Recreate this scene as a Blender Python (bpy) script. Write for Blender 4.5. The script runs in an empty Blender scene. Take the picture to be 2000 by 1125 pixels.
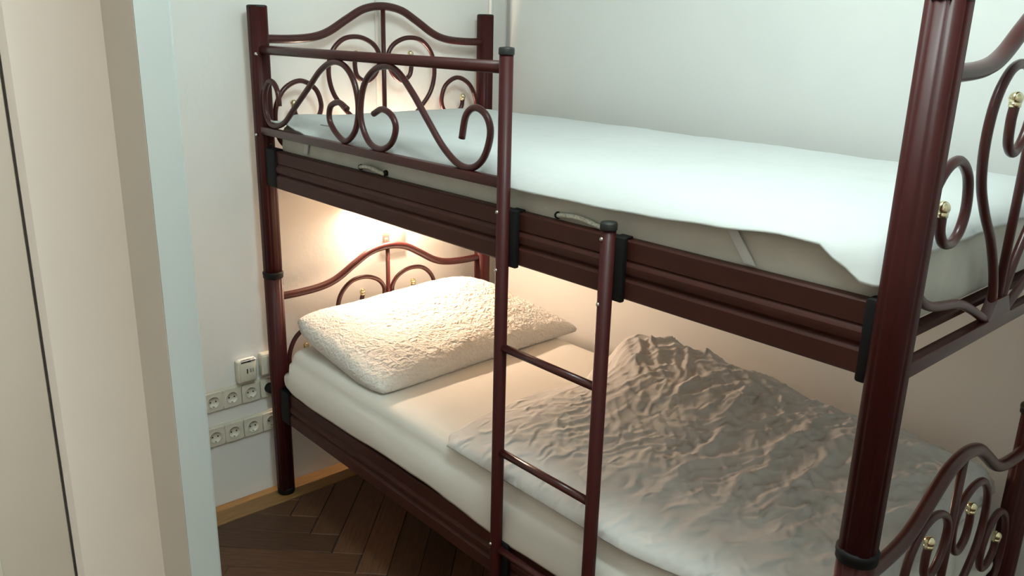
import bpy, bmesh, math, random
from mathutils import Vector, noise, Matrix
random.seed(7)
S = bpy.context.scene
COL = S.collection
PI = math.pi

# ------------------------------------------------------------------ camera
cam_d = bpy.data.cameras.new('camera')
cam = bpy.data.objects.new('camera', cam_d); COL.objects.link(cam)
cam.location = (2.5548, -1.2275, 1.6369)
_c, _s = math.cos, math.sin
_rx, _ry, _rz = 1.2738, -0.0242, 0.8413
cam.matrix_world = Matrix.Translation(cam.location) @ (Matrix.Rotation(_rz, 4, 'Z') @ Matrix.Rotation(_ry, 4, 'Y') @ Matrix.Rotation(_rx, 4, 'X'))
cam_d.sensor_fit = 'HORIZONTAL'; cam_d.sensor_width = 36.0
cam_d.lens = 1638.13 / 2000.0 * 36.0
cam_d.clip_start = 0.02
S.camera = cam

# ------------------------------------------------------------------ world, lights, exposure
w = bpy.data.worlds.new('world'); S.world = w; w.use_nodes = True
w.node_tree.nodes['Background'].inputs[0].default_value = (0.9, 0.95, 1, 1)
w.node_tree.nodes['Background'].inputs[1].default_value = 0.02

def lamp(name, kind, loc, energy, color, size):
    d = bpy.data.lights.new(name, kind); d.energy = energy; d.color = color
    if kind == 'AREA': d.size = size
    else: d.shadow_soft_size = size
    o = bpy.data.objects.new(name, d); COL.objects.link(o); o.location = loc
    return o
lamp('room_ceiling_light', 'POINT', (1.85, -0.25, 2.62), 55, (0.83, 1.0, 0.97), 0.18)   # cool room lamp, above the frame
lamp('hall_ceiling_light', 'POINT', (3.5, -1.0, 2.2), 80, (1.0, 0.955, 0.88), 0.06)     # hall lamp behind the camera
TUBE_STRENGTH = 800.0                                                                   # warm lamp under the upper bunk
S.view_settings.view_transform = 'Standard'
S.view_settings.look = 'None'
S.view_settings.gamma = 1.0
S.view_settings.use_curve_mapping = False
S.view_settings.exposure = 0.0

# ------------------------------------------------------------------ materials
def mat(name, color, rough=0.5, metal=0.0, coat=0.0, noise_amt=0.0, noise_scale=8.0, bump=0.0, bump_scale=60.0, bump_detail=4.0,
        stretch=(1, 1, 1), emit=None, rand=0.0, sheen=0.0, sss=0.0, bump_type='noise', bump_dist=0.004, spec=0.5):
    m = bpy.data.materials.new(name); m.use_nodes = True
    nt = m.node_tree; N = nt.nodes; L = nt.links
    b = N['Principled BSDF']
    b.inputs['Base Color'].default_value = (*color, 1); b.inputs['Roughness'].default_value = rough
    b.inputs['Metallic'].default_value = metal; b.inputs['Coat Weight'].default_value = coat
    b.inputs['Sheen Weight'].default_value = sheen
    b.inputs['Specular IOR Level'].default_value = spec
    b.inputs['Coat Roughness'].default_value = 0.15
    tc = N.new('ShaderNodeTexCoord'); mp = N.new('ShaderNodeMapping'); mp.inputs['Scale'].default_value = stretch
    L.new(tc.outputs['Object'], mp.inputs['Vector'])
    if noise_amt > 0 or rand > 0:
        nz = N.new('ShaderNodeTexNoise'); nz.inputs['Scale'].default_value = noise_scale; nz.inputs['Detail'].default_value = 5
        L.new(mp.outputs['Vector'], nz.inputs['Vector'])
        mr = N.new('ShaderNodeMapRange'); mr.inputs[1].default_value = 0.3; mr.inputs[2].default_value = 0.7
        mr.inputs[3].default_value = 1 - noise_amt; mr.inputs[4].default_value = 1 + noise_amt
        L.new(nz.outputs[0], mr.inputs[0])
        fac = mr.outputs[0]
        if rand > 0:
            oi = N.new('ShaderNodeObjectInfo'); mr2 = N.new('ShaderNodeMapRange')
            mr2.inputs[3].default_value = 1 - rand; mr2.inputs[4].default_value = 1 + rand
            L.new(oi.outputs['Random'], mr2.inputs[0])
            mu = N.new('ShaderNodeMath'); mu.operation = 'MULTIPLY'
            L.new(fac, mu.inputs[0]); L.new(mr2.outputs[0], mu.inputs[1]); fac = mu.outputs[0]
            ad = N.new('ShaderNodeVectorMath'); ad.operation = 'ADD'
            cb = N.new('ShaderNodeCombineXYZ'); m10 = N.new('ShaderNodeMath'); m10.operation = 'MULTIPLY'; m10.inputs[1].default_value = 37
            L.new(oi.outputs['Random'], m10.inputs[0]); L.new(m10.outputs[0], cb.inputs[0]); L.new(m10.outputs[0], cb.inputs[1])
            L.new(mp.outputs['Vector'], ad.inputs[0]); L.new(cb.outputs[0], ad.inputs[1]); L.new(ad.outputs[0], nz.inputs['Vector'])
        vm = N.new('ShaderNodeVectorMath'); vm.operation = 'SCALE'; vm.inputs[0].default_value = color
        L.new(fac, vm.inputs['Scale']); L.new(vm.outputs[0], b.inputs['Base Color'])
    if bump > 0:
        if bump_type == 'voronoi':
            t = N.new('ShaderNodeTexVoronoi'); t.inputs['Scale'].default_value = bump_scale; t.feature = 'SMOOTH_F1'
            # crinkled cloth: warp the cells
            nw = N.new('ShaderNodeTexNoise'); nw.inputs['Scale'].default_value = bump_scale * .35; nw.inputs['Detail'].default_value = 3
            L.new(mp.outputs['Vector'], nw.inputs['Vector'])
            ad2 = N.new('ShaderNodeVectorMath'); ad2.operation = 'MULTIPLY_ADD'; ad2.inputs[1].default_value = (.05, .05, .05)
            L.new(nw.outputs['Color'], ad2.inputs[0]); L.new(mp.outputs['Vector'], ad2.inputs[2]); L.new(ad2.outputs[0], t.inputs['Vector'])
            out = t.outputs['Distance']
        elif bump_type == 'ridged':
            t = N.new('ShaderNodeTexNoise'); t.noise_type = 'RIDGED_MULTIFRACTAL'; t.normalize = True
            t.inputs['Scale'].default_value = bump_scale; t.inputs['Detail'].default_value = bump_detail; t.inputs['Distortion'].default_value = .6
            L.new(mp.outputs['Vector'], t.inputs['Vector']); out = t.outputs[0]
        else:
            t = N.new('ShaderNodeTexNoise'); t.inputs['Scale'].default_value = bump_scale; t.inputs['Detail'].default_value = bump_detail
            L.new(mp.outputs['Vector'], t.inputs['Vector']); out = t.outputs[0]
        bp = N.new('ShaderNodeBump'); bp.inputs['Strength'].default_value = bump; bp.inputs['Distance'].default_value = bump_dist
        L.new(out, bp.inputs['Height']); L.new(bp.outputs[0], b.inputs['Normal'])
    if emit:
        b.inputs['Emission Color'].default_value = (*emit[0], 1); b.inputs['Emission Strength'].default_value = emit[1]
    return m

M = {}
M['plaster'] = mat('white_plaster', (0.745, 0.745, 0.725), 0.9, noise_amt=0.02, noise_scale=3, bump=0.18, bump_scale=45, bump_dist=0.003, spec=.2)
M['ceiling'] = mat('white_ceiling', (0.75, 0.75, 0.73), 0.9)
M['hall'] = mat('hall_plaster', (0.72, 0.69, 0.62), 0.9)
M['jamb'] = mat('cream_gloss_paint', (0.72, 0.70, 0.645), 0.45, noise_amt=0.02, noise_scale=2, bump=0.05, bump_scale=30)
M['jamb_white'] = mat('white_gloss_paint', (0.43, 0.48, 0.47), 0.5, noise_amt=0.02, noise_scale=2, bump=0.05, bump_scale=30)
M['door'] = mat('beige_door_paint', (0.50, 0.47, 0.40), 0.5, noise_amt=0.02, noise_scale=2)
M['metal'] = mat('burgundy_lacquer', (0.046, 0.0065, 0.0062), 0.5, metal=0.0, coat=0.03, spec=.22, noise_amt=0.06, noise_scale=30)
M['tube'] = mat('burgundy_lacquer_tube', (0.054, 0.0105, 0.0095), 0.34, metal=0.0, coat=0.15, spec=.35, noise_amt=0.05, noise_scale=30)
M['rail'] = mat('burgundy_rail_paint', (0.049, 0.013, 0.009), 0.5, coat=0.02, spec=.22, noise_amt=0.08, noise_scale=12, stretch=(1, 6, 6))
M['black'] = mat('black_plastic', (0.005, 0.005, 0.005), 0.65, noise_amt=0.1, noise_scale=20, spec=.25)
M['cap'] = mat('dark_green_plastic_cap', (0.013, 0.014, 0.013), 0.55, noise_amt=0.1, noise_scale=20)
M['brass'] = mat('polished_brass', (0.80, 0.70, 0.46), 0.2, metal=1.0, noise_amt=0.03)
M['steel'] = mat('screw_steel', (0.6, 0.58, 0.55), 0.3, metal=1.0, noise_amt=0.03)
M['ticking'] = mat('mattress_ticking', (0.60, 0.58, 0.52), 0.9, noise_amt=0.06, noise_scale=14, bump=0.25, bump_scale=40, spec=.2)
M['pad'] = mat('white_quilted_cotton', (0.595, 0.61, 0.605), 0.9, noise_amt=0.015, noise_scale=10, bump=0.25, bump_scale=25, bump_dist=.006, spec=.2)
M['sheet'] = mat('white_jersey_sheet', (0.72, 0.70, 0.65), 0.9, noise_amt=0.02, noise_scale=6, bump=0.2, bump_scale=14, bump_dist=.006, spec=.2)
M['pillow'] = mat('white_seersucker', (0.80, 0.78, 0.74), 0.9, noise_amt=0.02, bump=0.62, bump_scale=92, bump_type='voronoi', bump_dist=.011, spec=.2)
M['duvet'] = mat('pale_grey_crinkled_cotton', (0.60, 0.59, 0.575), 0.85, noise_amt=0.03, noise_scale=20, bump=1.0, bump_scale=15, bump_detail=6, bump_dist=.016, bump_type='ridged', stretch=(1.6, 1.0, 1), spec=.2)
M['strap'] = mat('white_elastic', (0.62, 0.62, 0.61), 0.8, noise_amt=.02)
M['rope'] = mat('cream_cord', (0.56, 0.54, 0.46), 0.9, noise_amt=.3, noise_scale=200, bump=.6, bump_scale=250)
M['plastic'] = mat('ivory_plastic', (0.62, 0.60, 0.51), 0.35, noise_amt=0.02)
M['plastic_white'] = mat('white_plastic', (0.72, 0.71, 0.67), 0.4, noise_amt=0.02)
M['paper'] = mat('white_paper', (0.8, 0.8, 0.78), 0.8, noise_amt=.02)
M['ink'] = mat('black_ink', (0.02, 0.02, 0.02), 0.8, noise_amt=.02)
M['greyport'] = mat('grey_port', (0.25, 0.26, 0.22), 0.6, noise_amt=.02)
M['oak'] = mat('oak_border', (0.25, 0.135, 0.045), 0.5, noise_amt=0.22, noise_scale=10, stretch=(12, 1.2, 1), bump=.1, bump_scale=60)
M['parquet'] = mat('dark_oak_parquet', (0.098, 0.042, 0.019), 0.5, noise_amt=0.3, noise_scale=9, stretch=(1.5, 14, 1), rand=0.35, bump=.12, bump_scale=50)
M['subfloor'] = mat('joint_dark', (0.015, 0.01, 0.008), 0.9, noise_amt=.1)
M['wood'] = mat('pale_slat_wood', (0.45, 0.31, 0.17), 0.6, noise_amt=0.15, noise_scale=6, stretch=(8, 1, 8))
M['tube_light'] = mat('warm_lamp_tube', (1, .9, .75), 0.4, emit=((1.0, 0.73, 0.52), TUBE_STRENGTH), noise_amt=.01)

# ------------------------------------------------------------------ helpers
def link(name, me, m, parent=None, smooth=True):
    o = bpy.data.objects.new(name, me); COL.objects.link(o)
    if m is not None and not me.materials: me.materials.append(m)
    if parent is not None: o.parent = parent
    if smooth:
        for p in me.polygons: p.use_smooth = True
    return o
def obj(name, bm, m, parent=None, smooth=True, sharp=35):
    if smooth:
        for f in bm.faces: f.smooth = True
        for e in bm.edges:
            if len(e.link_faces) == 2 and e.calc_face_angle(0) > math.radians(sharp): e.smooth = False
    me = bpy.data.meshes.new(name); bm.normal_update(); bm.to_mesh(me); bm.free()
    return link(name, me, m, parent, smooth=False)
def tag(o, label, cat=None, group=None, kind=None):
    if label: o['label'] = label
    if cat: o['category'] = cat
    if group: o['group'] = group
    if kind: o['kind'] = kind
    return o
def empty(name, loc, label, cat, group=None):
    o = bpy.data.objects.new(name, None); COL.objects.link(o); o.location = loc; o.empty_display_size = .1
    return tag(o, label, cat, group)
def box(bm, lo, hi, bev=0.0, seg=2):
    r = bmesh.ops.create_cube(bm, size=1)
    vs = r['verts']
    for v in vs:
        v.co = Vector([lo[i] + (hi[i] - lo[i]) * (v.co[i] + .5) for i in range(3)])
    if bev > 0:
        es = list({e for v in vs for e in v.link_edges})
        bmesh.ops.bevel(bm, geom=es, offset=bev, segments=seg, affect='EDGES', profile=.5)
    return bm
def boxo(name, lo, hi, m, parent=None, bev=0.0, seg=2):
    bm = bmesh.new(); box(bm, lo, hi, bev, seg); return obj(name, bm, m, parent)
def catmull(pts, n=8):
    P = [Vector(p) for p in pts]; out = []
    for i in range(len(P) - 1):
        p0 = P[i - 1] if i > 0 else P[0] * 2 - P[1]
        p1, p2 = P[i], P[i + 1]
        p3 = P[i + 2] if i + 2 < len(P) else P[-1] * 2 - P[-2]
        for k in range(n):
            t = k / n
            out.append(.5 * ((2 * p1) + (p2 - p0) * t + (2 * p0 - 5 * p1 + 4 * p2 - p3) * t * t + (3 * p1 - p0 - 3 * p2 + p3) * t ** 3))
    out.append(P[-1]); return out
def tube(bm, path, r, seg=12, up=None):
    """sweep a circle along a path with parallel-transported frames"""
    P = [Vector(p) for p in path]; rings = []
    T = [(P[min(i + 1, len(P) - 1)] - P[max(i - 1, 0)]).normalized() for i in range(len(P))]
    u = T[0].orthogonal().normalized()
    for i, p in enumerate(P):
        if i:
            q = T[i - 1].rotation_difference(T[i]); u = (q @ u).normalized()
        v = T[i].cross(u)
        rr = r(i / (len(P) - 1)) if callable(r) else r
        rings.append([bm.verts.new(p + (u * math.cos(2 * PI * k / seg) + v * math.sin(2 * PI * k / seg)) * rr) for k in range(seg)])
    for a, b in zip(rings, rings[1:]):
        for k in range(seg): bm.faces.new((a[k], a[(k + 1) % seg], b[(k + 1) % seg], b[k]))
    bm.faces.new(list(reversed(rings[0]))); bm.faces.new(rings[-1])
    return bm
def tubeo(name, path, r, m, parent=None, seg=12):
    bm = bmesh.new(); tube(bm, path, r, seg); return obj(name, bm, m, parent, sharp=50)
def lathe(bm, prof, center=(0, 0, 0), axis='Z', seg=24, rot=None):
    """profile of (radius, height); closed with caps where radius > 0 at the ends"""
    rings = []
    for r, h in prof:
        ring = []
        for k in range(seg):
            a = 2 * PI * k / seg; x, y = r * math.cos(a), r * math.sin(a)
            p = {'Z': (x, y, h), 'X': (h, x, y), 'Y': (y, h, x)}[axis]
            ring.append(bm.verts.new(Vector(p) + Vector(center)))
        rings.append(ring)
    for a, b in zip(rings, rings[1:]):
        for k in range(seg): bm.faces.new((a[k], a[(k + 1) % seg], b[(k + 1) % seg], b[k]))
    bm.faces.new(list(reversed(rings[0]))); bm.faces.new(rings[-1])
    return bm
def ball(bm, c, r, seg=14, rings=9):
    m = bmesh.ops.create_uvsphere(bm, u_segments=seg, v_segments=rings, radius=r)
    for v in m['verts']: v.co += Vector(c)
    return bm
def prism(bm, poly, z0, z1):
    a = [bm.verts.new((x, y, z0)) for x, y in poly]; b = [bm.verts.new((x, y, z1)) for x, y in poly]
    n = len(poly)
    for i in range(n): bm.faces.new((a[i], a[(i + 1) % n], b[(i + 1) % n], b[i]))
    bm.faces.new(list(reversed(a))); bm.faces.new(b)
    bmesh.ops.recalc_face_normals(bm, faces=bm.faces[:])
    return bm
def extrude_yz(bm, prof, x0, x1):
    a = [bm.verts.new((x0, y, z)) for y, z in prof]; b = [bm.verts.new((x1, y, z)) for y, z in prof]
    n = len(prof)
    for i in range(n): bm.faces.new((a[i], a[(i + 1) % n], b[(i + 1) % n], b[i]))
    bm.faces.new(list(reversed(a))); bm.faces.new(b)
    bmesh.ops.recalc_face_normals(bm, faces=bm.faces[:])
    return bm
def lerp_tab(tab, x):
    if x <= tab[0][0]: return tab[0][1]
    for (a, b), (c, d) in zip(tab, tab[1:]):
        if x <= c:
            t = (x - a) / (c - a); t = t * t * (3 - 2 * t); return b + (d - b) * t
    return tab[-1][1]
def sm(a, b, x):
    t = max(0, min(1, (x - a) / (b - a))); return t * t * (3 - 2 * t)
def nz(x, y, z=0): return noise.noise(Vector((x, y, z)))

# ------------------------------------------------------------------ the setting
XW, YB = -0.066, 1.004          # left wall plane, back wall plane
ZC = 2.75
def struct(name, bm, m, sharp=35):
    return tag(obj(name, bm, m, sharp=sharp), None, kind='structure')
def sbox(name, lo, hi, m, bev=0.0): return struct(name, box(bmesh.new(), lo, hi, bev), m)
sbox('wall_left', (XW - .12, -.945, 0), (XW, 1.16, ZC), M['plaster'])
# the back wall stands proud of a shallow recess in the corner and has a rounded end
bm = bmesh.new()
xe = 0.0; rr = 0.07
poly = [(3.72, YB), (3.72, YB + .2), (xe, YB + .2)]

for k in range(0, 9):
    a = PI + (PI / 2) * k / 8
    poly.append((xe + rr + rr * math.cos(a), YB + rr + rr * math.sin(a)))
prism(bm, poly, 0, ZC); struct('wall_back', bm, M['plaster'], sharp=40)
sbox('wall_recess', (XW, YB + .085, 0), (xe, YB + .2, ZC), M['plaster'])
sbox('wall_right', (3.6, -.945, 0), (3.72, YB, ZC), M['plaster'])
sbox('ceiling', (XW - .12, -.945, ZC), (3.72, 1.2, ZC + .1), M['ceiling'])
# wall with the doorway the photograph looks through
sbox('wall_front', (XW, -.945, 0), (1.00, -.745, ZC), M['plaster'])
sbox('wall_front_right', (2.98, -.945, 0), (3.6, -.745, ZC), M['plaster'])
sbox('wall_front_lintel', (1.00, -.945, 2.3), (2.98, -.745, ZC), M['plaster'])
# door lining, rebate and room-side architrave
struct('trim_1', prism(bmesh.new(), [(1.00, -.919), (1.046, -.9235), (1.055, -.914), (1.055, -.774), (1.00, -.774)], 0, 2.3), M['jamb'])
struct('trim_2', prism(bmesh.new(), [(1.00, -.774), (1.055, -.774), (1.2435, -.788), (1.2435, -.774), (1.00, -.7739)], 0, 2.3), M['jamb'])
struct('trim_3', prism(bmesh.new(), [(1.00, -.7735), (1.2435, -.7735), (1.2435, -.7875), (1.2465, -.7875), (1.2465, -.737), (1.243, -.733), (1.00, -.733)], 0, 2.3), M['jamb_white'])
# door leaf, folded back into the hall
bm = bmesh.new(); a_ = math.radians(-97)
box(bm, (0, -.02, .01), (.86, .02, 2.24), .003)
for (x0, x1, z0, z1) in ((.12, .74, .18, .95), (.12, .74, 1.12, 2.08)):
    for (p, q) in (((x0, z0), (x1, z0)), ((x0, z1), (x1, z1)), ((x0, z0), (x0, z1)), ((x1, z0), (x1, z1))):
        box(bm, (min(p[0], q[0]) - .012, .018, min(p[1], q[1]) - .012), (max(p[0], q[0]) + .012, .027, max(p[1], q[1]) + .012), .003)
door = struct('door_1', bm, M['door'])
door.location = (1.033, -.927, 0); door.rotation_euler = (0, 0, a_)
tag(obj('door_handle', lathe(bmesh.new(), [(.008, 0), (.008, .05), (.024, .055), (.026, .07), (.018, .08), (.002, .082)], (.79, .02, 1.05), 'Y'), M['steel'], door), 'steel door knob')
# hall behind the camera
sbox('floor_hall', (-.2, -3.2, -.1), (4.3, -.945, 0), M['parquet'])
sbox('wall_hall_back', (-.2, -3.3, 0), (4.3, -3.2, ZC), M['hall'])
sbox('wall_hall_left', (-.3, -3.2, 0), (-.2, -.945, ZC), M['hall'])
sbox('wall_hall_right', (4.3, -3.2, 0), (4.4, -.945, ZC), M['hall'])
sbox('ceiling_hall', (-.3, -3.3, ZC), (4.4, -.945, ZC + .1), M['ceiling'])

# floor: herringbone planks laid at 45 degrees
floor = sbox('floor', (XW, -.945, -.1), (3.6, 1.16, -.004), M['subfloor'])
PW, PN = 0.1, 5
PL = PW * PN
pm = bmesh.new(); box(pm, (0, 0, -.02), (PL - .0022, PW - .0022, 0), .0016, 1)
plank_me = bpy.data.meshes.new('plank'); pm.to_mesh(plank_me); pm.free(); plank_me.materials.append(M['parquet'])
A0, B0 = .26 - PL, -.247
def ab(a, b): return ((a - b) / math.sqrt(2), (a + b) / math.sqrt(2))
def inside(x, y): return .02 < x < 3.62 and -.75 < y < 1.2
from itertools import product
border_x = 0.054
for i, j in product(range(-22, 30), repeat=2):
    for vert in (0, 1):
        if not vert and (i - j) % (2 * PN) == 0:
            a0, b0, ang = A0 + i * PW, B0 - (j + 1) * PW, PI / 4
            ca, cb = a0 + PL / 2, b0 + PW / 2
        elif vert and (j - i - 1) % (2 * PN) == 0:
            a0, b0, ang = A0 + (i + 1) * PW, B0 - (j + PN) * PW, PI / 4 + PI / 2
            ca, cb = a0 - PW / 2, b0 + PL / 2
        else: continue
        cx, cy = ab(ca, cb)
        x, y = ab(a0, b0)
        # planks that meet the border, the walls or the hall are cut to the line
        co = []
        ux, uy = math.cos(ang), math.sin(ang)
        ends = [(x + ux * s - uy * t, y + uy * s + ux * t) for s in (0, PL) for t in (0, PW)]
        if not any(inside(*e) for e in ends): continue
        cut = any(e[0] < border_x or e[1] < -.945 or e[1] > 1.05 or e[0] > 3.6 for e in ends)
        if cut:
            bm = bmesh.new(); box(bm, (0, 0, -.02), (PL - .0022, PW - .0022, 0), .0016, 1)
            R = Matrix.Translation((x, y, 0)) @ Matrix.Rotation(ang, 4, 'Z'); Ri = R.inverted()
            for co_, no_ in (((border_x, 0, 0), (-1, 0, 0)), ((0, -.95, 0), (0, -1, 0)), ((0, 1.05, 0), (0, 1, 0)), ((3.6, 0, 0), (1, 0, 0))):
                g = bm.verts[:] + bm.edges[:] + bm.faces[:]
                res = bmesh.ops.bisect_plane(bm, geom=g, plane_co=Ri @ Vector(co_), plane_no=Ri.to_3x3() @ Vector(no_), clear_outer=True)
                ed = [e for e in res['geom_cut'] if isinstance(e, bmesh.types.BMEdge)]
                if ed: bmesh.ops.holes_fill(bm, edges=ed)
            if len(bm.faces) < 5: bm.free(); continue
            me = bpy.data.meshes.new('plank'); bm.to_mesh(me); bm.free(); me.materials.append(M['parquet'])
        else: me = plank_me
        o = bpy.data.objects.new('plank', me); COL.objects.link(o); o.parent = floor
        o.location = (x, y, random.uniform(-.0006, .0004)); o.rotation_euler = (0, 0, ang)
# light border board along the left wall, the bed posts stand on it
for (y0, y1) in ((-.745, -.41), (-.408, .62), (.622, 1.055)):
    boxo('plank', (XW, y0, -.02), (border_x - .002, y1, .003), M['oak'], floor, .0015, 1)

# ------------------------------------------------------------------ bunk bed
ZF = .003
HF, HC, HT = ZF, .836, 1.693
bed = empty('bunk_bed', (0, 0, 0), 'burgundy metal bunk bed with curled scrollwork ends and a ladder, standing in the corner', 'bed')
CORNERS = {'FL': (0, 0), 'RL': (0, .92), 'FR': (2.06, 0), 'RR': (2.06, .86)}
def post_mesh(z0, z1, r=.0292):
    bm = bmesh.new(); seg = 64; grooves = [PI / 8 + k * PI / 4 for k in range(8)]
    rings = []
    for z in (z0, z1):
        ring = []
        for k in range(seg):
            a = 2 * PI * k / seg
            c, s = math.cos(a), math.sin(a)
            q = (abs(c) ** 2.6 + abs(s) ** 2.6) ** (-1 / 2.6)
            d = min(abs((a - g + PI) % (2 * PI) - PI) for g in grooves)
            rad = r * q * (1 - .075 * math.exp(-(d / .075) ** 2))
            ring.append(bm.verts.new((rad * c, rad * s, z)))
        rings.append(ring)
    for k in range(seg): bm.faces.new((rings[0][k], rings[0][(k + 1) % seg], rings[1][(k + 1) % seg], rings[1][k]))
    bm.faces.new(list(reversed(rings[0]))); bm.faces.new(rings[1])
    return bm
for key, (x, y) in CORNERS.items():
    lo = obj('lower_post', post_mesh(HF + .02, HC), M['metal'], bed, sharp=60); lo.location = (x, y, 0)
    obj('foot_cap', lathe(bmesh.new(), [(.026, HF), (.030, HF + .003), (.0315, HF + .022), (.029, HF + .026)], (0, 0, 0)), M['black'], lo)
    obj('joint_collar', lathe(bmesh.new(), [(.029, HC - .014), (.0335, HC - .012), (.0335, HC - .002), (.0345, HC), (.0345, HC + .006), (.030, HC + .009)], (0, 0, 0)), M['black'], lo)
    up = obj('upper_post', post_mesh(HC, HT), M['metal'], bed, sharp=60); up.location = (x, y, 0)
    obj('post_cap', lathe(bmesh.new(), [(.028, HT - .004), (.0302, HT - .003), (.0302, HT + .001), (.026, HT + .003), (.002, HT + .0035)], (0, 0, 0)), M['cap'], up)

# bed ends -------------------------------------------------------------
HALF_RAIL = [(-.46, 1.596), (-.36, 1.596), (-.275, 1.603), (-.213, 1.622), (-.140, 1.664), (-.075, 1.697), (0, 1.7085)]
INNER = [(.113, 1.540), (.117, 1.514), (.108, 1.477), (.075, 1.460), (.043, 1.476), (.022, 1.510), (.019, 1.551), (.046, 1.586), (.100, 1.606), (.160, 1.598),
         (.205, 1.555), (.219, 1.490), (.203, 1.422), (.158, 1.365), (.104, 1.315), (.060, 1.258), (.032, 1.205), (.020, 1.158)]
SIDE = [(-.352, 1.384), (-.346, 1.357), (-.322, 1.336), (-.286, 1.334), (-.260, 1.354), (-.252, 1.392), (-.272, 1.440), (-.325, 1.466), (-.382, 1.442), (-.414, 1.388),
        (-.419, 1.325), (-.405, 1.277), (-.372, 1.250), (-.325, 1.233), (-.265, 1.224), (-.200, 1.214), (-.130, 1.190), (-.050, 1.156)]
def bed_end(name, x, yc, half, dz, label, tilt=0.0):
    k = half / .46
    def P(y, z): return (x, yc + y * k, z + dz + tilt * y)
    rail = HALF_RAIL + [(-y, z) for y, z in reversed(HALF_RAIL[:-1])]
    e = tubeo(name, catmull([P(*p) for p in rail], 8), .0135, M['tube'], bed, 16)
    tag(e, label)
    bar = [P(-.452, 1.145), P(.452, 1.145)]
    bm = bmesh.new(); box(bm, (x - .011, bar[0][1], 1.130 + dz), (x + .011, bar[1][1], 1.156 + dz), .003); obj('bottom_bar', bm, M['tube'], e)
    tubeo('centre_bar', [P(0, 1.702), P(0, 1.15)], .0082, M['tube'], e)
    bm = bmesh.new()
    g = [(-.06, 1.152), (.06, 1.152), (.030, 1.192), (-.030, 1.192)]
    lo = [bm.verts.new((x - .010, P(a, b)[1], P(a, b)[2])) for a, b in g]; hi = [bm.verts.new((x + .010, P(a, b)[1], P(a, b)[2])) for a, b in g]
    for i in range(4): bm.faces.new((lo[i], lo[(i + 1) % 4], hi[(i + 1) % 4], hi[i]))
    bm.faces.new(lo); bm.faces.new(hi); bmesh.ops.recalc_face_normals(bm, faces=bm.faces[:])
    obj('gusset', bm, M['tube'], e)
    for s in (1, -1):
        tubeo('inner_scroll', catmull([P(s * a, b) for a, b in INNER], 7), .0082, M['tube'], e)
        tubeo('side_scroll', catmull([P(s * a, b) for a, b in SIDE], 7), .0082, M['tube'], e)
        for a, b in ((INNER[0][0], INNER[0][1] + .012), (SIDE[0][0], SIDE[0][1] + .012)):
            bm = bmesh.new(); ball(bm, P(s * a, b), .0112)
            tube(bm, [P(s * a, b - .014), P(s * a, b - .006)], .0095)
            obj('brass_ball', bm, M['brass'], e)
    return e
bed_end('upper_headboard', 0, .46, .46, 0, 'upper scrolled headboard at the wall')
bed_end('lower_headboard', 0, .46, .46, -.845, 'lower scrolled headboard behind the pillow')
bed_end('upper_footboard', 2.06, .43, .43, 0, 'upper scrolled footboard near the camera')
bed_end('lower_footboard', 2.06, .43, .43, -.840, 'lower scrolled footboard near the camera', tilt=-.03)

# side rails -----------------------------------------------------------
RAIL = [(.016, 1.139), (.016, 1.258), (-.004, 1.258), (-.008, 1.255), (-.008, 1.220), (-.0045, 1.217), (-.0075, 1.214), (-.0115, 1.207), (-.0120, 1.200), (-.0105, 1.192),
        (-.0065, 1.1875), (-.003, 1.185), (-.009, 1.180), (-.0115, 1.176), (-.0115, 1.143), (-.008, 1.139)]
def rail(name, y, s, dz, x0=.03, x1=2.03, y1=None):
    bm = bmesh.new(); extrude_yz(bm, [(y + s * a, b + dz) for a, b in RAIL], x0, x1)
    if y1 is not None:
        for v in bm.verts: v.co.y += (y1 - y) * v.co.x / 2.06
    o = obj(name, bm, M['rail'], bed, sharp=20)
    for xa, xb in ((x0 - .005, x0 + .060), (x1 - (.016 if y1 is None else .052), x1 + .004)):
        bm = bmesh.new(); ya, yb = sorted((y - s * (.0165 if xa < 1 else .013), y + s * .019))
        box(bm, (xa, ya, 1.126 + dz if xa > 1 else 1.141 + dz), (xb, yb, (1.264 if y1 is None else 1.280) + dz), .006)
        if y1 is not None:
            for v in bm.verts: v.co.y += (y1 - y) * v.co.x / 2.06
        obj('end_bracket', bm, M['black'], o)
    return o
r_uf = rail('upper_front_rail', 0, 1, 0)
r_ub = rail('upper_rear_rail', .92, -1, 0, y1=.86)
r_lf = rail('lower_front_rail', 0, 1, -.836)
r_lb = rail('lower_rear_rail', .92, -1, -.836, y1=.86)
# small bolt loop above the head-end bracket
tubeo('hook', catmull([(.060, -.01, 1.262), (.060, -.01, 1.275), (.068, -.01, 1.279), (.075, -.01, 1.273), (.075, -.01, 1.262)], 5), .003, M['black'], r_uf, 8)
for dz in (0, -.836):                                   # slats that carry each mattress
    for i in range(13):
        boxo('slat', (.12 + i * .148, .017, 1.166 + dz), (.19 + i * .148, .845, 1.180 + dz), M['wood'], bed, .003, 1)
    boxo('foot_beam', (2.008, .03, 1.166 + dz), (2.034, .83, 1.181 + dz), M['rail'], bed, .003, 1)

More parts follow.
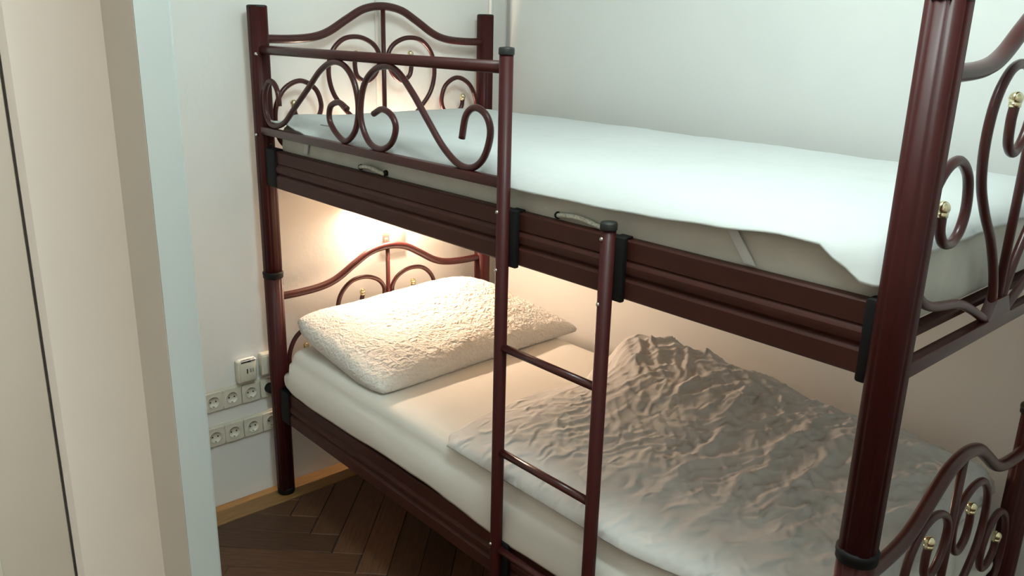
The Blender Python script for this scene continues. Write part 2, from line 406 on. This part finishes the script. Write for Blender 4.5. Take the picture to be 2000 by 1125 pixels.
# guard rail -----------------------------------------------------------
def gy(x): return -.014 * min(1, x / .3)
guard = tubeo('guard_rail', [(.02, gy(.02), 1.5634), (.1, gy(.1), 1.5634), (1.186, gy(1.2), 1.5634)], .0135, M['tube'], bed, 16)
bm = bmesh.new(); box(bm, (.02, -.024, 1.304), (1.188, -.004, 1.330), .006); obj('lower_tube', bm, M['tube'], guard)
GL = [(.141, 1.401), (.136, 1.440), (.112, 1.468), (.080, 1.470), (.050, 1.432), (.049, 1.378), (.072, 1.345), (.106, 1.338), (.145, 1.345), (.182, 1.362), (.233, 1.400), (.328, 1.468),
      (.400, 1.520), (.468, 1.545), (.530, 1.537), (.575, 1.497), (.592, 1.433), (.574, 1.372), (.526, 1.338), (.478, 1.351), (.440, 1.385), (.447, 1.424), (.492, 1.439), (.535, 1.425)]
GR = [(.665, 1.423), (.706, 1.438), (.748, 1.426), (.766, 1.396), (.744, 1.355), (.693, 1.335), (.637, 1.350), (.603, 1.407), (.618, 1.485), (.665, 1.530), (.724, 1.546), (.778, 1.535),
      (.839, 1.489), (.902, 1.428), (.963, 1.371), (1.023, 1.338), (1.076, 1.338), (1.115, 1.368), (1.134, 1.421), (1.119, 1.458), (1.081, 1.472), (1.048, 1.452), (1.033, 1.399)]
for path in (GL, GR):
    tubeo('guard_scroll', catmull([(x, -.014, z) for x, z in path], 7), .0082, M['tube'], guard)
def screw(x, y, z, parent):
    obj('screw', lathe(bmesh.new(), [(.0045, y + .004), (.0045, y - .001), (.003, y - .003), (.0005, y - .0035)], (x, 0, z), 'Y', 12), M['steel'], parent)
screw(.034, -.029, 1.552, guard); screw(.010, -.033, 1.303, guard)

# ladder ---------------------------------------------------------------
ladder = bpy.data.objects.new('ladder', None); COL.objects.link(ladder); ladder.parent = bed; ladder.location = (0, 0, 0)
LY = -.030
XL = (1.200, 1.508); TOP = (1.602, 1.288)
for xl, zt in zip(XL, TOP):
    p = obj('ladder_post', lathe(bmesh.new(), [(.0145, .27), (.0150, .273), (.0150, zt - .004)], (xl, LY, 0), 'Z', 20), M['metal'], ladder, sharp=60)
    obj('post_cap', lathe(bmesh.new(), [(.0165, zt - .012), (.0170, zt - .010), (.0170, zt), (.0155, zt + .003), (.002, zt + .0045)], (xl, LY, 0), 'Z', 20), M['cap'], p)
    for dz in (0, -.836):                                # hook-over brackets behind the posts
        bm = bmesh.new()
        box(bm, (xl - .008, -.0245, 1.134 + dz), (xl + .036, -.011, 1.264 + dz), .004)
        box(bm, (xl + .002, -.016, 1.2582 + dz), (xl + .030, .010, 1.2635 + dz), .002)
        obj('hook_bracket', bm, M['black'], p)
        for z in (1.258, 1.126): screw(xl - .004, LY - .0145, z + dz, p)
for z in (.9425, .6756, .409):
    tubeo('rung', [(XL[0] + .012, LY, z), (XL[1] - .012, LY, z)], .0095, M['tube'], ladder)

# ------------------------------------------------------------------ soft goods
def rrect(x0, x1, y0, y1, r, n=40):
    """rounded rectangle loop, counter-clockwise from the front-left"""
    pts = []
    def seg(a, b, m): 
        for k in range(m): pts.append((a[0] + (b[0] - a[0]) * k / m, a[1] + (b[1] - a[1]) * k / m))
    def arc(cx, cy, a0):
        for k in range(8):
            a = a0 + PI / 2 * k / 8; pts.append((cx + r * math.cos(a), cy + r * math.sin(a)))
    m2 = max(8, int(n * .5))
    seg((x0 + r, y0), (x1 - r, y0), n * 2); arc(x1 - r, y0 + r, -PI / 2)
    seg((x1, y0 + r), (x1, y1 - r), m2); arc(x1 - r, y1 - r, 0)
    seg((x1 - r, y1), (x0 + r, y1), n * 2); arc(x0 + r, y1 - r, PI / 2)
    seg((x0, y1 - r), (x0, y0 + r), m2); arc(x0 + r, y0 + r, PI)
    return pts
def loft(bm, rings, cap_bottom=False, cap_top=True):
    R = [[bm.verts.new(p) for p in ring] for ring in rings]; n = len(R[0])
    for a, b in zip(R, R[1:]):
        for k in range(n): bm.faces.new((a[k], a[(k + 1) % n], b[(k + 1) % n], b[k]))
    if cap_bottom: bm.faces.new(list(reversed(R[0])))
    if cap_top: bm.faces.new(R[-1])
    return bm
def padded(x0, x1, y0, y1, r, prof, wave=None, n=40):
    """rings from (outset, z); wave(x, y, i, z) may move each point"""
    rings = []
    for i, (d, z) in enumerate(prof):
        rd = max(.004, r + d)
        loop = rrect(x0 - d, x1 + d, y0 - d, y1 + d, rd, n)
        ring = []
        for (x, y) in loop:
            p = (x, y, z)
            if wave: p = wave(x, y, i, z)
            ring.append(p)
        rings.append(ring)
    return rings
# upper mattress
m_up = obj('upper_mattress', loft(bmesh.new(), padded(.052, 2.024, .022, .838, .035,
        [(-.03, 1.1815), (-.012, 1.184), (-.001, 1.194), (0, 1.205), (.002, 1.27), (0, 1.312), (-.006, 1.327), (-.018, 1.337), (-.045, 1.342), (-.15, 1.344), (-.3, 1.344)],
        lambda x, y, i, z: (x, y + .003 * nz(x * 5, z * 9), z)), cap_bottom=True), M['ticking'])
tag(m_up, 'cream mattress with stained sides, lying on the top bunk', 'mattress')
def strap(x0, z0, x1, z1, y):
    bm = bmesh.new(); v = [bm.verts.new((a, b, c)) for a, c in ((x0 - .011, z0), (x0 + .011, z0), (x1 + .011, z1), (x1 - .011, z1)) for b in (y, y + .003)]
    for f in ((0, 2, 4, 6), (1, 3, 5, 7), (0, 1, 3, 2), (2, 3, 5, 4), (4, 5, 7, 6), (6, 7, 1, 0)): bm.faces.new([v[k] for k in f])
    bmesh.ops.recalc_face_normals(bm, faces=bm.faces[:]); return bm
def handle(xa, xb, z):
    n = 14; path = []
    for k in range(n + 1):
        t = k / n; path.append((xa + (xb - xa) * t, .016 - .010 * math.sin(PI * t) ** .5 if 0 < t < 1 else .020, z + .010 * math.sin(PI * t) - .004 * t))
    return path
for xa, xb, z in ((.545, .668, 1.266), (1.322, 1.458, 1.266)):
    h = tubeo('rope_handle', catmull(handle(xa, xb, z), 3), .0055, M['rope'], m_up, 8)
    tag(h, 'cream cord handle on the mattress side')
    for xx in (xa, xb):
        obj('grommet', lathe(bmesh.new(), [(.006, .012), (.008, .016), (.008, .021), (.005, .024)], (xx, 0, z), 'Y', 12), M['black'], h)
# mattress pad with drooping front edge
HEM = [(.03, 1.338), (.06, 1.351), (.105, 1.347), (.16, 1.350), (.24, 1.336), (.34, 1.318), (.5, 1.312), (.9, 1.310), (1.26, 1.308), (1.45, 1.309), (1.58, 1.313), (1.73, 1.321), (1.86, 1.331),
       (1.925, 1.329), (1.965, 1.306), (2.00, 1.284), (2.03, 1.280), (2.06, 1.290)]
def pad_wave(x, y, i, z):
    front = sm(.06, .02, y); foot = sm(1.99, 2.035, x)
    hem = lerp_tab(HEM, x) if front > 0 else 1.33
    if foot > 0: hem = hem + (1.318 + .008 * nz(y * 9, 3.1) - hem) * foot * sm(-.02, .12, y)
    if i == 0: z = hem
    elif i == 1: z = hem + .004
    elif i == 2: z = hem + (1.3475 - hem) * .46
    if foot > 0: x = min(x, 2.0405 - .002 * i)
    amp = .0035 if i > 3 else .001
    z += amp * nz(x * 4, y * 4, 2) + .0016 * nz(x * 17, y * 13, 7) * (i > 2)
    # quilted droop towards the front edge, the pad sags where it overhangs
    z -= .006 * sm(.14, .02, y) * (i > 2)
    if i <= 2:
        y -= .004 * nz(x * 7, 1.3) * front
    # puckered corner at the head end
    if x < .22 and y < .2 and i > 2: z += .012 * sm(.22, .1, x) * sm(.2, .06, y) * (1 if i > 4 else .6)
    return (x, y, z)
pad = obj('mattress_pad', loft(bmesh.new(), padded(.056, 2.030, .012, .842, .03,
        [(.025, 1.31), (.0235, 1.314), (.013, 1.33), (-.006, 1.3475), (-.026, 1.3575), (-.045, 1.3625), (-.07, 1.3655), (-.11, 1.367), (-.17, 1.368), (-.24, 1.368), (-.32, 1.368), (-.38, 1.368)], pad_wave)), M['pad'], sharp=180)
sol = pad.modifiers.new('thick', 'SOLIDIFY'); sol.thickness = .0045; sol.offset = -1
tag(pad, 'white quilted mattress pad with a drooping front edge, spread over the top bunk', 'mattress pad')
obj('grey_strip', box(bmesh.new(), (0, -.004, -.0012), (.055, .004, .0012), .001), M['greyport'], pad).location = (.335, .018, 1.362)  # small grey strip near the front edge of the pad
for (x0, z0, x1, z1) in ((.262, 1.335, .238, 1.266), (1.749, 1.322, 1.795, 1.262)):
    obj('corner_strap', strap(x0, z0, x1, z1, .0135), M['strap'], pad)

# lower mattress under its fitted sheet
m_lo = obj('lower_mattress', loft(bmesh.new(), padded(.056, 2.020, .030, .830, .04,
        [(-.03, .3455), (-.01, .349), (0, .36), (0, .545), (-.01, .563), (-.03, .569), (-.2, .569)]), cap_bottom=True), M['ticking'])
tag(m_lo, 'mattress on the bottom bunk, wrapped in a cream fitted sheet', 'mattress')
HEM2 = [(.05, .47), (.085, .448), (.13, .436), (.3, .432), (.5, .434), (.7, .442), (.9, .440), (1.0, .434), (1.15, .424), (1.2, .421), (1.37, .427), (2.05, .43)]
def sheet_wave(x, y, i, z):
    front = sm(.06, .015, y)
    hem = .43 + (lerp_tab(HEM2, x) - .43) * front
    if i == 0: z = hem
    if i == 1: z = hem + .010
    if i < 4: y += (.003 * nz(x * 6, i * .7) + .0015 * nz(x * 19, i)) * front - .004 * front * (i in (1, 2))
    if i >= 3: z += .0025 * nz(x * 6, y * 6, 4) * (i > 3) + .001 * nz(x * 15, y * 15, 9)
    z -= .006 * sm(.18, .02, y) * (i > 3)
    return (x, y, z)
sheet = obj('fitted_sheet', loft(bmesh.new(), padded(.050, 2.024, .014, .838, .045,
        [(.028, .43), (.029, .445), (.015, .485), (.0125, .520), (.003, .533), (.002, .550), (-.009, .567), (-.022, .5745), (-.045, .578), (-.08, .5795), (-.13, .580), (-.2, .580), (-.28, .580), (-.36, .580)], sheet_wave)), M['sheet'], m_lo, sharp=180)
s2 = sheet.modifiers.new('thick', 'SOLIDIFY'); s2.thickness = .002; s2.offset = 1

# pillow ------------------------------------------------------------------
def pillow_mesh():
    bm = bmesh.new(); nu, nv = 150, 110
    def C(u, v):
        # seam-plane corners: u along the bed's width (0 front .. 1 wall), v from the head (0) to the foot (1)
        A, B, D, T = Vector((.030, .022, .668)), Vector((.605, .018, .588)), Vector((.050, .820, .668)), Vector((.560, .915, .592))
        p = A * (1 - u) * (1 - v) + B * (1 - u) * v + D * u * (1 - v) + T * u * v
        k = abs(2 * u - 1) * abs(2 * v - 1)
        p += ((A + B + D + T) * .25 - p) * ((.075 if not (u > .5 and v > .5) else .0) * k ** 4)
        pinch = .012
        p.x += pinch * math.sin(PI * u) * (1 if v < .5 else -1) * abs(2 * v - 1) ** 3
        p.y += pinch * math.sin(PI * v) * (1 if u < .5 else -1) * abs(2 * u - 1) ** 3
        return p
    def thick(u, v):
        a = max(0, 1 - abs(2 * u - 1) ** 3.6); b = max(0, 1 - abs(2 * v - 1) ** 3.0)
        return (a * b) ** .33
    G = {}
    for side in (1, -1):
        for i in range(nu + 1):
            for j in range(nv + 1):
                u, v = i / nu, j / nv
                edge = i in (0, nu) or j in (0, nv)
                if edge and side == -1: G[side, i, j] = G[1, i, j]; continue
                p = C(u, v); t = thick(u, v)
                head = .085 * (1 - v) ** 1.5
                if side == 1:
                    h = .060 + .018 * math.sin(PI * u * .9 + .2) - .020 * math.exp(-((u - .28) / .12) ** 2) * math.exp(-((v - .25) / .3) ** 2)
                    h += .040 * math.exp(-((u - .80) / .22) ** 2) * math.exp(-((v - .30) / .35) ** 2)
                    d = Vector((.25, 0, 1)).normalized()
                    p = p + d * t * h
                    cr = .0035 * nz(u * 34, v * 22, 3) + .0022 * nz(u * 66, v * 52, 8)
                    p.z += t * (cr + .006 * nz(u * 7, v * 5, 1))
                else:
                    p = p + Vector((.1, 0, -1)) * t * .075
                    p.z = max(p.z, .5835)
                p.x = max(p.x, .022)
                G[side, i, j] = bm.verts.new(p)
    for side in (1, -1):
        for i in range(nu):
            for j in range(nv):
                q = [G[side, i, j], G[side, i + 1, j], G[side, i + 1, j + 1], G[side, i, j + 1]]
                if side == 1: q.reverse()
                try: bm.faces.new(q)
                except ValueError: pass
    bmesh.ops.recalc_face_normals(bm, faces=bm.faces[:])
    return bm
pil = obj('pillow', pillow_mesh(), M['pillow'], sharp=180)
tag(pil, 'white crinkled pillow leaning on the lower headboard of the bottom bunk', 'pillow')

# duvet ---------------------------------------------------------------------
def ridged(p, s, ax=1.0, ay=1.0):
    n = noise.noise(Vector((p[0] * s * ax, p[1] * s * ay, 5.3)))
    return 1 - abs(n) * 2
# raised creases of the duvet in plan: height, half width, course
FOLDS = [
    (0.013, 0.016, [(1.415, 0.702), (1.458, 0.562), (1.487, 0.437), (1.498, 0.335), (1.526, 0.155)]),
    (0.012, 0.016, [(1.635, 0.656), (1.636, 0.492), (1.634, 0.395), (1.623, 0.306)]),
    (0.01, 0.014, [(1.723, 0.661), (1.732, 0.54), (1.727, 0.447), (1.741, 0.306)]),
    (0.012, 0.009, [(0.986, 0.715), (1.079, 0.616), (1.133, 0.561)]),
    (0.012, 0.008, [(1.04, 0.72), (1.133, 0.641), (1.199, 0.583)]),
    (0.012, 0.009, [(1.147, 0.785), (1.221, 0.677), (1.267, 0.594)]),
    (0.008, 0.007, [(1.117, 0.606), (1.206, 0.521)]),
    (0.011, 0.01, [(1.3, 0.615), (1.314, 0.512), (1.304, 0.458)]),
    (0.01, 0.01, [(1.428, 0.636), (1.451, 0.516), (1.459, 0.473)]),
    (0.009, 0.012, [(1.636, 0.362), (1.649, 0.26), (1.65, 0.101)]),
    (0.005, 0.007, [(0.968, 0.227), (1.012, 0.296), (1.061, 0.354)]),
    (0.004, 0.006, [(1.069, 0.162), (1.123, 0.245)]),
    (0.005, 0.007, [(1.123, 0.245), (1.228, 0.149)]),
    (0.009, 0.008, [(1.082, 0.784), (1.205, 0.64), (1.244, 0.605)]),
    (0.006, 0.01, [(0.988, 0.628), (1.128, 0.503), (1.226, 0.446)]),
    (0.009, 0.009, [(1.447, 0.748), (1.542, 0.67), (1.593, 0.611)]),
    (0.006, 0.007, [(1.555, 0.725), (1.567, 0.674)]),
    (0.004, 0.008, [(1.227, 0.262), (1.341, 0.332), (1.438, 0.375)]),
    (0.004, 0.008, [(1.366, 0.169), (1.431, 0.245), (1.517, 0.292)]),
    (0.006, 0.01, [(1.776, 0.441), (1.787, 0.338), (1.781, 0.267)]),
    (0.004, 0.007, [(1.157, 0.126), (1.256, 0.157), (1.31, 0.194)]),
    (0.009, 0.009, [(1.227, 0.768), (1.352, 0.691), (1.424, 0.636)]),
]
def fold_height(x, y):
    h = 0.0
    for (hh, ww, pl), (x0, x1, y0, y1) in zip(FOLD_PATHS, FOLD_BOX):
        if not (x0 < x < x1 and y0 < y < y1): continue
        best = 9; bt = 0; n = len(pl) - 1
        for k in range(n):
            ax, ay = pl[k]; bx, by = pl[k + 1]
            dx, dy = bx - ax, by - ay; q = dx * dx + dy * dy
            t = max(0, min(1, ((x - ax) * dx + (y - ay) * dy) / q))
            d = (x - ax - t * dx) ** 2 + (y - ay - t * dy) ** 2
            if d < best: best = d; bt = (k + t) / n
        d = math.sqrt(best)
        h += hh * math.exp(-(d / ww) ** 1.6) * (.25 + .75 * math.sin(PI * min(1, max(0, .12 + .8 * bt)))) - .30 * hh * math.exp(-((d - 2.4 * ww) / (1.5 * ww)) ** 2)
    return h
FOLD_PATHS = [(h, wd, [tuple(p[:2]) for p in catmull([(a, b, 0) for a, b in pl], 4)]) for h, wd, pl in FOLDS]
FOLD_BOX = [(min(p[0] for p in pl) - 5 * wd, max(p[0] for p in pl) + 5 * wd, min(p[1] for p in pl) - 5 * wd, max(p[1] for p in pl) + 5 * wd) for _, wd, pl in FOLD_PATHS]
def duvet_mesh():
    bm = bmesh.new(); ns, nt = 250, 170
    XLT = [(0, .965), (.05, .925), (.2, .897), (.42, .884), (.62, .910), (.8, .855), (1.0, .87)]
    def base(s, t):
        xl = lerp_tab(XLT, t)
        x = xl + s * (2.005 - xl)
        y0 = -.004 + .045 * sm(1.55, 1.85, x)
        y = y0 + t * (.885 - y0)
        return x, y
    CREST = [(.85, .07), (.92, .100), (1.0, .112), (1.1, .119), (1.2, .119), (1.4, .108), (1.6, .090), (1.8, .082), (2.0, .07)]
    G = {}
    Z0 = .586
    for i in range(ns + 1):
        for j in range(nt + 1):
            s, t = i / ns, j / nt
            x, y = base(s, t)
            xl = lerp_tab(XLT, t)
            dl = x - xl; df = t * .9; db = (1 - t) * .9; dr = 2.005 - x
            e = min(dl, df, db, dr)
            rim = math.sqrt(max(0, 1 - (1 - min(1, e / .030)) ** 2))
            body = sm(0, .30 - .19 * sm(.45, .75, y), dl) * (.35 + .65 * sm(.0, .7, df)) * sm(-.03, .14, db)
            fore = sm(0, .12, df) * sm(0, .12, dl)
            body *= .15 + .85 * sm(.1, .72, y)
            h = .020 * rim + lerp_tab(CREST, x) * body + .012 * fore
            # long folds that run up towards the wall
            X, Y = x + .35 * y, y - .2 * x
            wx, wy = x + .05 * nz(x * 5, y * 5, 1), y + .05 * nz(x * 5, y * 5, 9)
            diag = wx * .80 - wy * .60; along = wx * .6 + wy * .8
            f1 = (ridged((diag, along), 7.5, 1.0, .2)) ** 3 if ridged((diag, along), 7.5, 1.0, .2) > 0 else 0
            f2 = max(0, ridged((diag + 3, along), 17, 1.0, .40)) ** 2.5
            f3 = max(0, ridged((wy + 7, wx), 24, 1.0, .35)) ** 2.2
            mid = sm(.02, .2, dl) * sm(.08, .35, df) * sm(0, .1, db)
            hi = sm(.25, .75, y)
            f4 = max(0, ridged((diag * 1.0 + 11 + .03 * nz(x * 9, y * 9, 8), along), 26, 1.0, .16)) ** 5
            f5 = max(0, ridged((along + .02 * nz(x * 11, y * 11, 3), diag), 38, 1.0, .22)) ** 5
            h += mid * ((.012 * f1 + .003 * f2) * (.35 + .65 * hi) + .0012 * f3 + .0055 * f4 + .004 * f5) + .0035 * f3 * f2 * mid
            qx, qy = x + .028 * nz(x * 10, y * 10, 21) + .006 * nz(x * 30, y * 30, 22), y + .028 * nz(x * 10, y * 10, 27) + .006 * nz(x * 30, y * 30, 28)
            h += .85 * fold_height(qx, qy) * sm(0, .06, e) * (.75 + .6 * nz(x * 13, y * 13, 31))
            h += sm(0, .08, e) * (.006 * nz(x * 9, y * 9, 2) + .0018 * nz(x * 26, y * 26, 4) + .0006 * nz(x * 60, y * 60, 6))
            h = max(h, .0015 if e > 0 else 0)
            x2 = x; y2 = y
            if e == 0: h = 0.004
            G[i, j] = bm.verts.new((x2, y2, Z0 + h - .004 * sm(.15, 0, y)))
    for i in range(ns):
        for j in range(nt):
            bm.faces.new((G[i, j], G[i + 1, j], G[i + 1, j + 1], G[i, j + 1]))
    # underside
    per = [G[i, 0] for i in range(ns + 1)] + [G[ns, j] for j in range(1, nt + 1)] + [G[i, nt] for i in range(ns - 1, -1, -1)] + [G[0, j] for j in range(nt - 1, 0, -1)]
    lo = [bm.verts.new((v.co.x, v.co.y, v.co.z - .0035)) for v in per]; n = len(per)
    for k in range(n): bm.faces.new((per[(k + 1) % n], per[k], lo[k], lo[(k + 1) % n]))
    bm.faces.new(list(reversed(lo)))
    return bm
duv = obj('duvet', duvet_mesh(), M['duvet'], sharp=180)
tag(duv, 'rumpled pale grey duvet piled on the foot half of the bottom bunk', 'duvet')

# ------------------------------------------------------------------ lamp, trunking and sockets on the left wall
wl = empty('bed_lamp', (XW, .45, 1.03), 'small warm lamp glowing on the wall under the top bunk by the headboard', 'lamp')
def child(name, bm, m, parent, off): 
    o = obj(name, bm, m, parent); o.location = (-off[0], -off[1], -off[2]); return o
LO = (XW, .45, 1.03)
child('lit_patch_plate', box(bmesh.new(), (XW, .47, .812), (XW + .004, .585, 1.06), .001), M['paper'], wl, LO)  # thin pale plate added in place of the bright lit patch on the wall
child('holder', box(bmesh.new(), (XW, .36, 1.040), (XW + .022, .60, 1.062), .004), M['plastic_white'], wl, LO)
bm = bmesh.new(); tube(bm, [(XW + .036, .375, 1.050), (XW + .036, .585, 1.050)], .0095, 14)
child('light_tube', bm, M['tube_light'], wl, LO)
for y in (.366, .594):  # caps made oversized to throw a shadow edge along the wall
    child('shading_end_cap', box(bmesh.new(), (XW, y - .007, 1.022), (XW + .056, y + .007, 1.072), .003), M['plastic_white'], wl, LO)
tr = empty('cable_trunking', (XW, .476, 1.06), 'white plastic cable trunking running up the left wall behind the headboards', 'cable trunking')
TO = (XW, .476, 1.06)
child('trunk', box(bmesh.new(), (XW, .468, 1.066), (XW + .011, .484, 2.4), .002), M['plastic_white'], tr, TO)
child('cover', box(bmesh.new(), (XW + .011, .470, 1.07), (XW + .013, .482, 2.4), .0008), M['plastic_white'], tr, TO)
jb = empty('switch_box', (XW, .468, .885), 'small white switch box on the wall above the lower headboard', 'switch')
JO = (XW, .468, .885)
child('body', box(bmesh.new(), (XW + .010, .450, .848), (XW + .046, .484, .925), .003), M['plastic_white'], jb, JO)
child('rocker', box(bmesh.new(), (XW + .045, .460, .866), (XW + .050, .475, .888), .002), M['plastic'], jb, JO)
ct = empty('corner_conduit', (XW, .995, 0), 'thin white conduit up the room corner behind the rear head post', 'conduit')
o = obj('pipe', lathe(bmesh.new(), [(.008, .02), (.008, 2.6)], (0, 0, 0), 'Z', 16), M['plastic_white'], ct, sharp=60); o.location = (.010, 0, 0)
o = boxo('clip', (0, -.012, 1.1), (.021, .012, 1.115), M['plastic_white'], ct, .002)

def sq_ring(bm, y, z, half, r, x0, x1, seg=32):
    """square plate with a round opening"""
    sq, sq2, ci = [], [], []
    for k in range(seg):
        a = 2 * PI * k / seg; c, s = math.cos(a), math.sin(a)
        q = half / max(abs(c), abs(s)) ; q = min(q, half * 1.33)
        sq.append(bm.verts.new((x0, y + c * q, z + s * q))); sq2.append(bm.verts.new((x1, y + c * q * .985, z + s * q * .985)))
        ci.append(bm.verts.new((x1, y + c * r, z + s * r)))
    ci2 = [bm.verts.new((x0 + .001, v.co.y, v.co.z)) for v in ci]
    for k in range(seg):
        n = (k + 1) % seg
        bm.faces.new((sq[k], sq[n], sq2[n], sq2[k])); bm.faces.new((sq2[k], sq2[n], ci[n], ci[k])); bm.faces.new((ci[k], ci[n], ci2[n], ci2[k]))
    bmesh.ops.recalc_face_normals(bm, faces=bm.faces[:])
    return bm
def socket_strip(ys, z, z_lo, z_hi, label):
    t = empty('socket_strip', (XW, ys[1], z), label, 'socket strip', None)
    off = (XW, ys[1], z)
    child('base', box(bmesh.new(), (XW, ys[0] - .040, z_lo), (XW + .004, ys[-1] + .036, z_hi), .0015), M['plastic'], t, off)
    for y in ys:
        pl = child('frame', sq_ring(bmesh.new(), y, z, .0335, .0215, XW + .003, XW + .011), M['plastic'], t, off)
        bm = bmesh.new()
        r, h0, h1 = .0213, XW + .0045, XW + .0125
        prof = [(r, XW + .0045), (r, h1), (.0195, h1), (.0190, XW + .006), (.001, XW + .0055)]
        lathe(bm, prof, (0, y, z), 'X', 28)
        cup = obj('socket_cup', bm, M['plastic'], pl)
        for q in (-1, 1):
            obj('contact_hole', lathe(bmesh.new(), [(.0026, XW + .005), (.0026, XW + .0072)], (0, y + q * .0095, z), 'X', 10), M['ink'], pl)
            obj('earth_clip', box(bmesh.new(), (XW + .006, y - .003, z + q * .0178 - .0014), (XW + .0115, y + .003, z + q * .0178 + .0014), .0005), M['greyport'], pl)
    return t
socket_strip([-.218, -.152, -.083, -.014], .403, .364, .444, 'upper strip of four ivory sockets on the left wall beside the head post')
socket_strip([-.221, -.154, -.084, -.013], .273, .234, .315, 'lower strip of four ivory sockets on the left wall, nearest the floor')
pg = obj('plug', lathe(bmesh.new(), [(.0175, XW + .0065), (.0178, XW + .028), (.0165, XW + .034), (.009, XW + .039), (.005, XW + .060), (.0045, XW + .066)], (0, -.014, .404), 'X', 24), M['black'])
tag(pg, 'round black plug pushed into the upper socket strip beside the bed post', 'plug')
obj('plug_stub', lathe(bmesh.new(), [(.0045, XW + .060), (.0042, XW + .070), (.002, XW + .072)], (0, -.014, .404), 'X', 12), M['black'], pg)
def outlet(y, z, label, ports, note):
    t = empty('outlet_box', (XW, y, z), label, 'outlet'); off = (XW, y, z)
    child('housing', box(bmesh.new(), (XW, y - .034, z - .040), (XW + .030, y + .034, z + .040), .006, 3), M['plastic'], t, off)
    fp = child('face_plate', box(bmesh.new(), (XW + .029, y - .028, z - .034), (XW + .0325, y + .028, z + .032), .002), M['plastic'], t, off)
    for (dy, dz, w_, h_, m) in ports:
        obj('port', box(bmesh.new(), (XW + .0320, y + dy - w_ / 2, z + dz - h_ / 2), (XW + .0332, y + dy + w_ / 2, z + dz + h_ / 2), .0004), m, fp)
    if note:
        st = child('paper_label', box(bmesh.new(), (XW + .004, y - .024, z + .0395), (XW + .032, y + .034, z + .0412), .0004), M['paper'], t, off)
        bm = bmesh.new()
        # handwriting along the front edge of the label
        xs = XW + .026
        for k in range(15):
            yy = y - .020 + k * .0034; hgt = .0025 + .0045 * random.random() * (1.5 if k > 8 else .6)
            box(bm, (xs - hgt * 1.4, yy, z + .0411), (xs + .001, yy + .0018, z + .0417))
        box(bm, (xs - .0015, y - .022, z + .0411), (xs + .0025, y + .014, z + .0417))
        box(bm, (XW + .0305, y - .022, z + .0345), (XW + .0328, y + .012, z + .0375))
        for k in range(6):
            yy = y + .002 + k * .0048; box(bm, (XW + .0305, yy, z + .0365), (XW + .0328, yy + .0022, z + .0385 + .0022 * random.random()))
        obj('handwriting', bm, M['ink'], st)['kind'] = 'stuff'
    return t
outlet(-.098, .492, 'ivory outlet box with a handwritten paper label on top, left of its twin', [(-.002, .002, .0045, .017, M['ink']), (.010, .003, .006, .014, M['greyport']), (.019, .003, .004, .014, M['greyport'])], True)
outlet(-.012, .500, 'ivory outlet box half hidden behind the bed post, right of the labelled one', [(-.002, .0, .006, .02, M['ink']), (.010, .003, .006, .014, M['greyport'])], False)
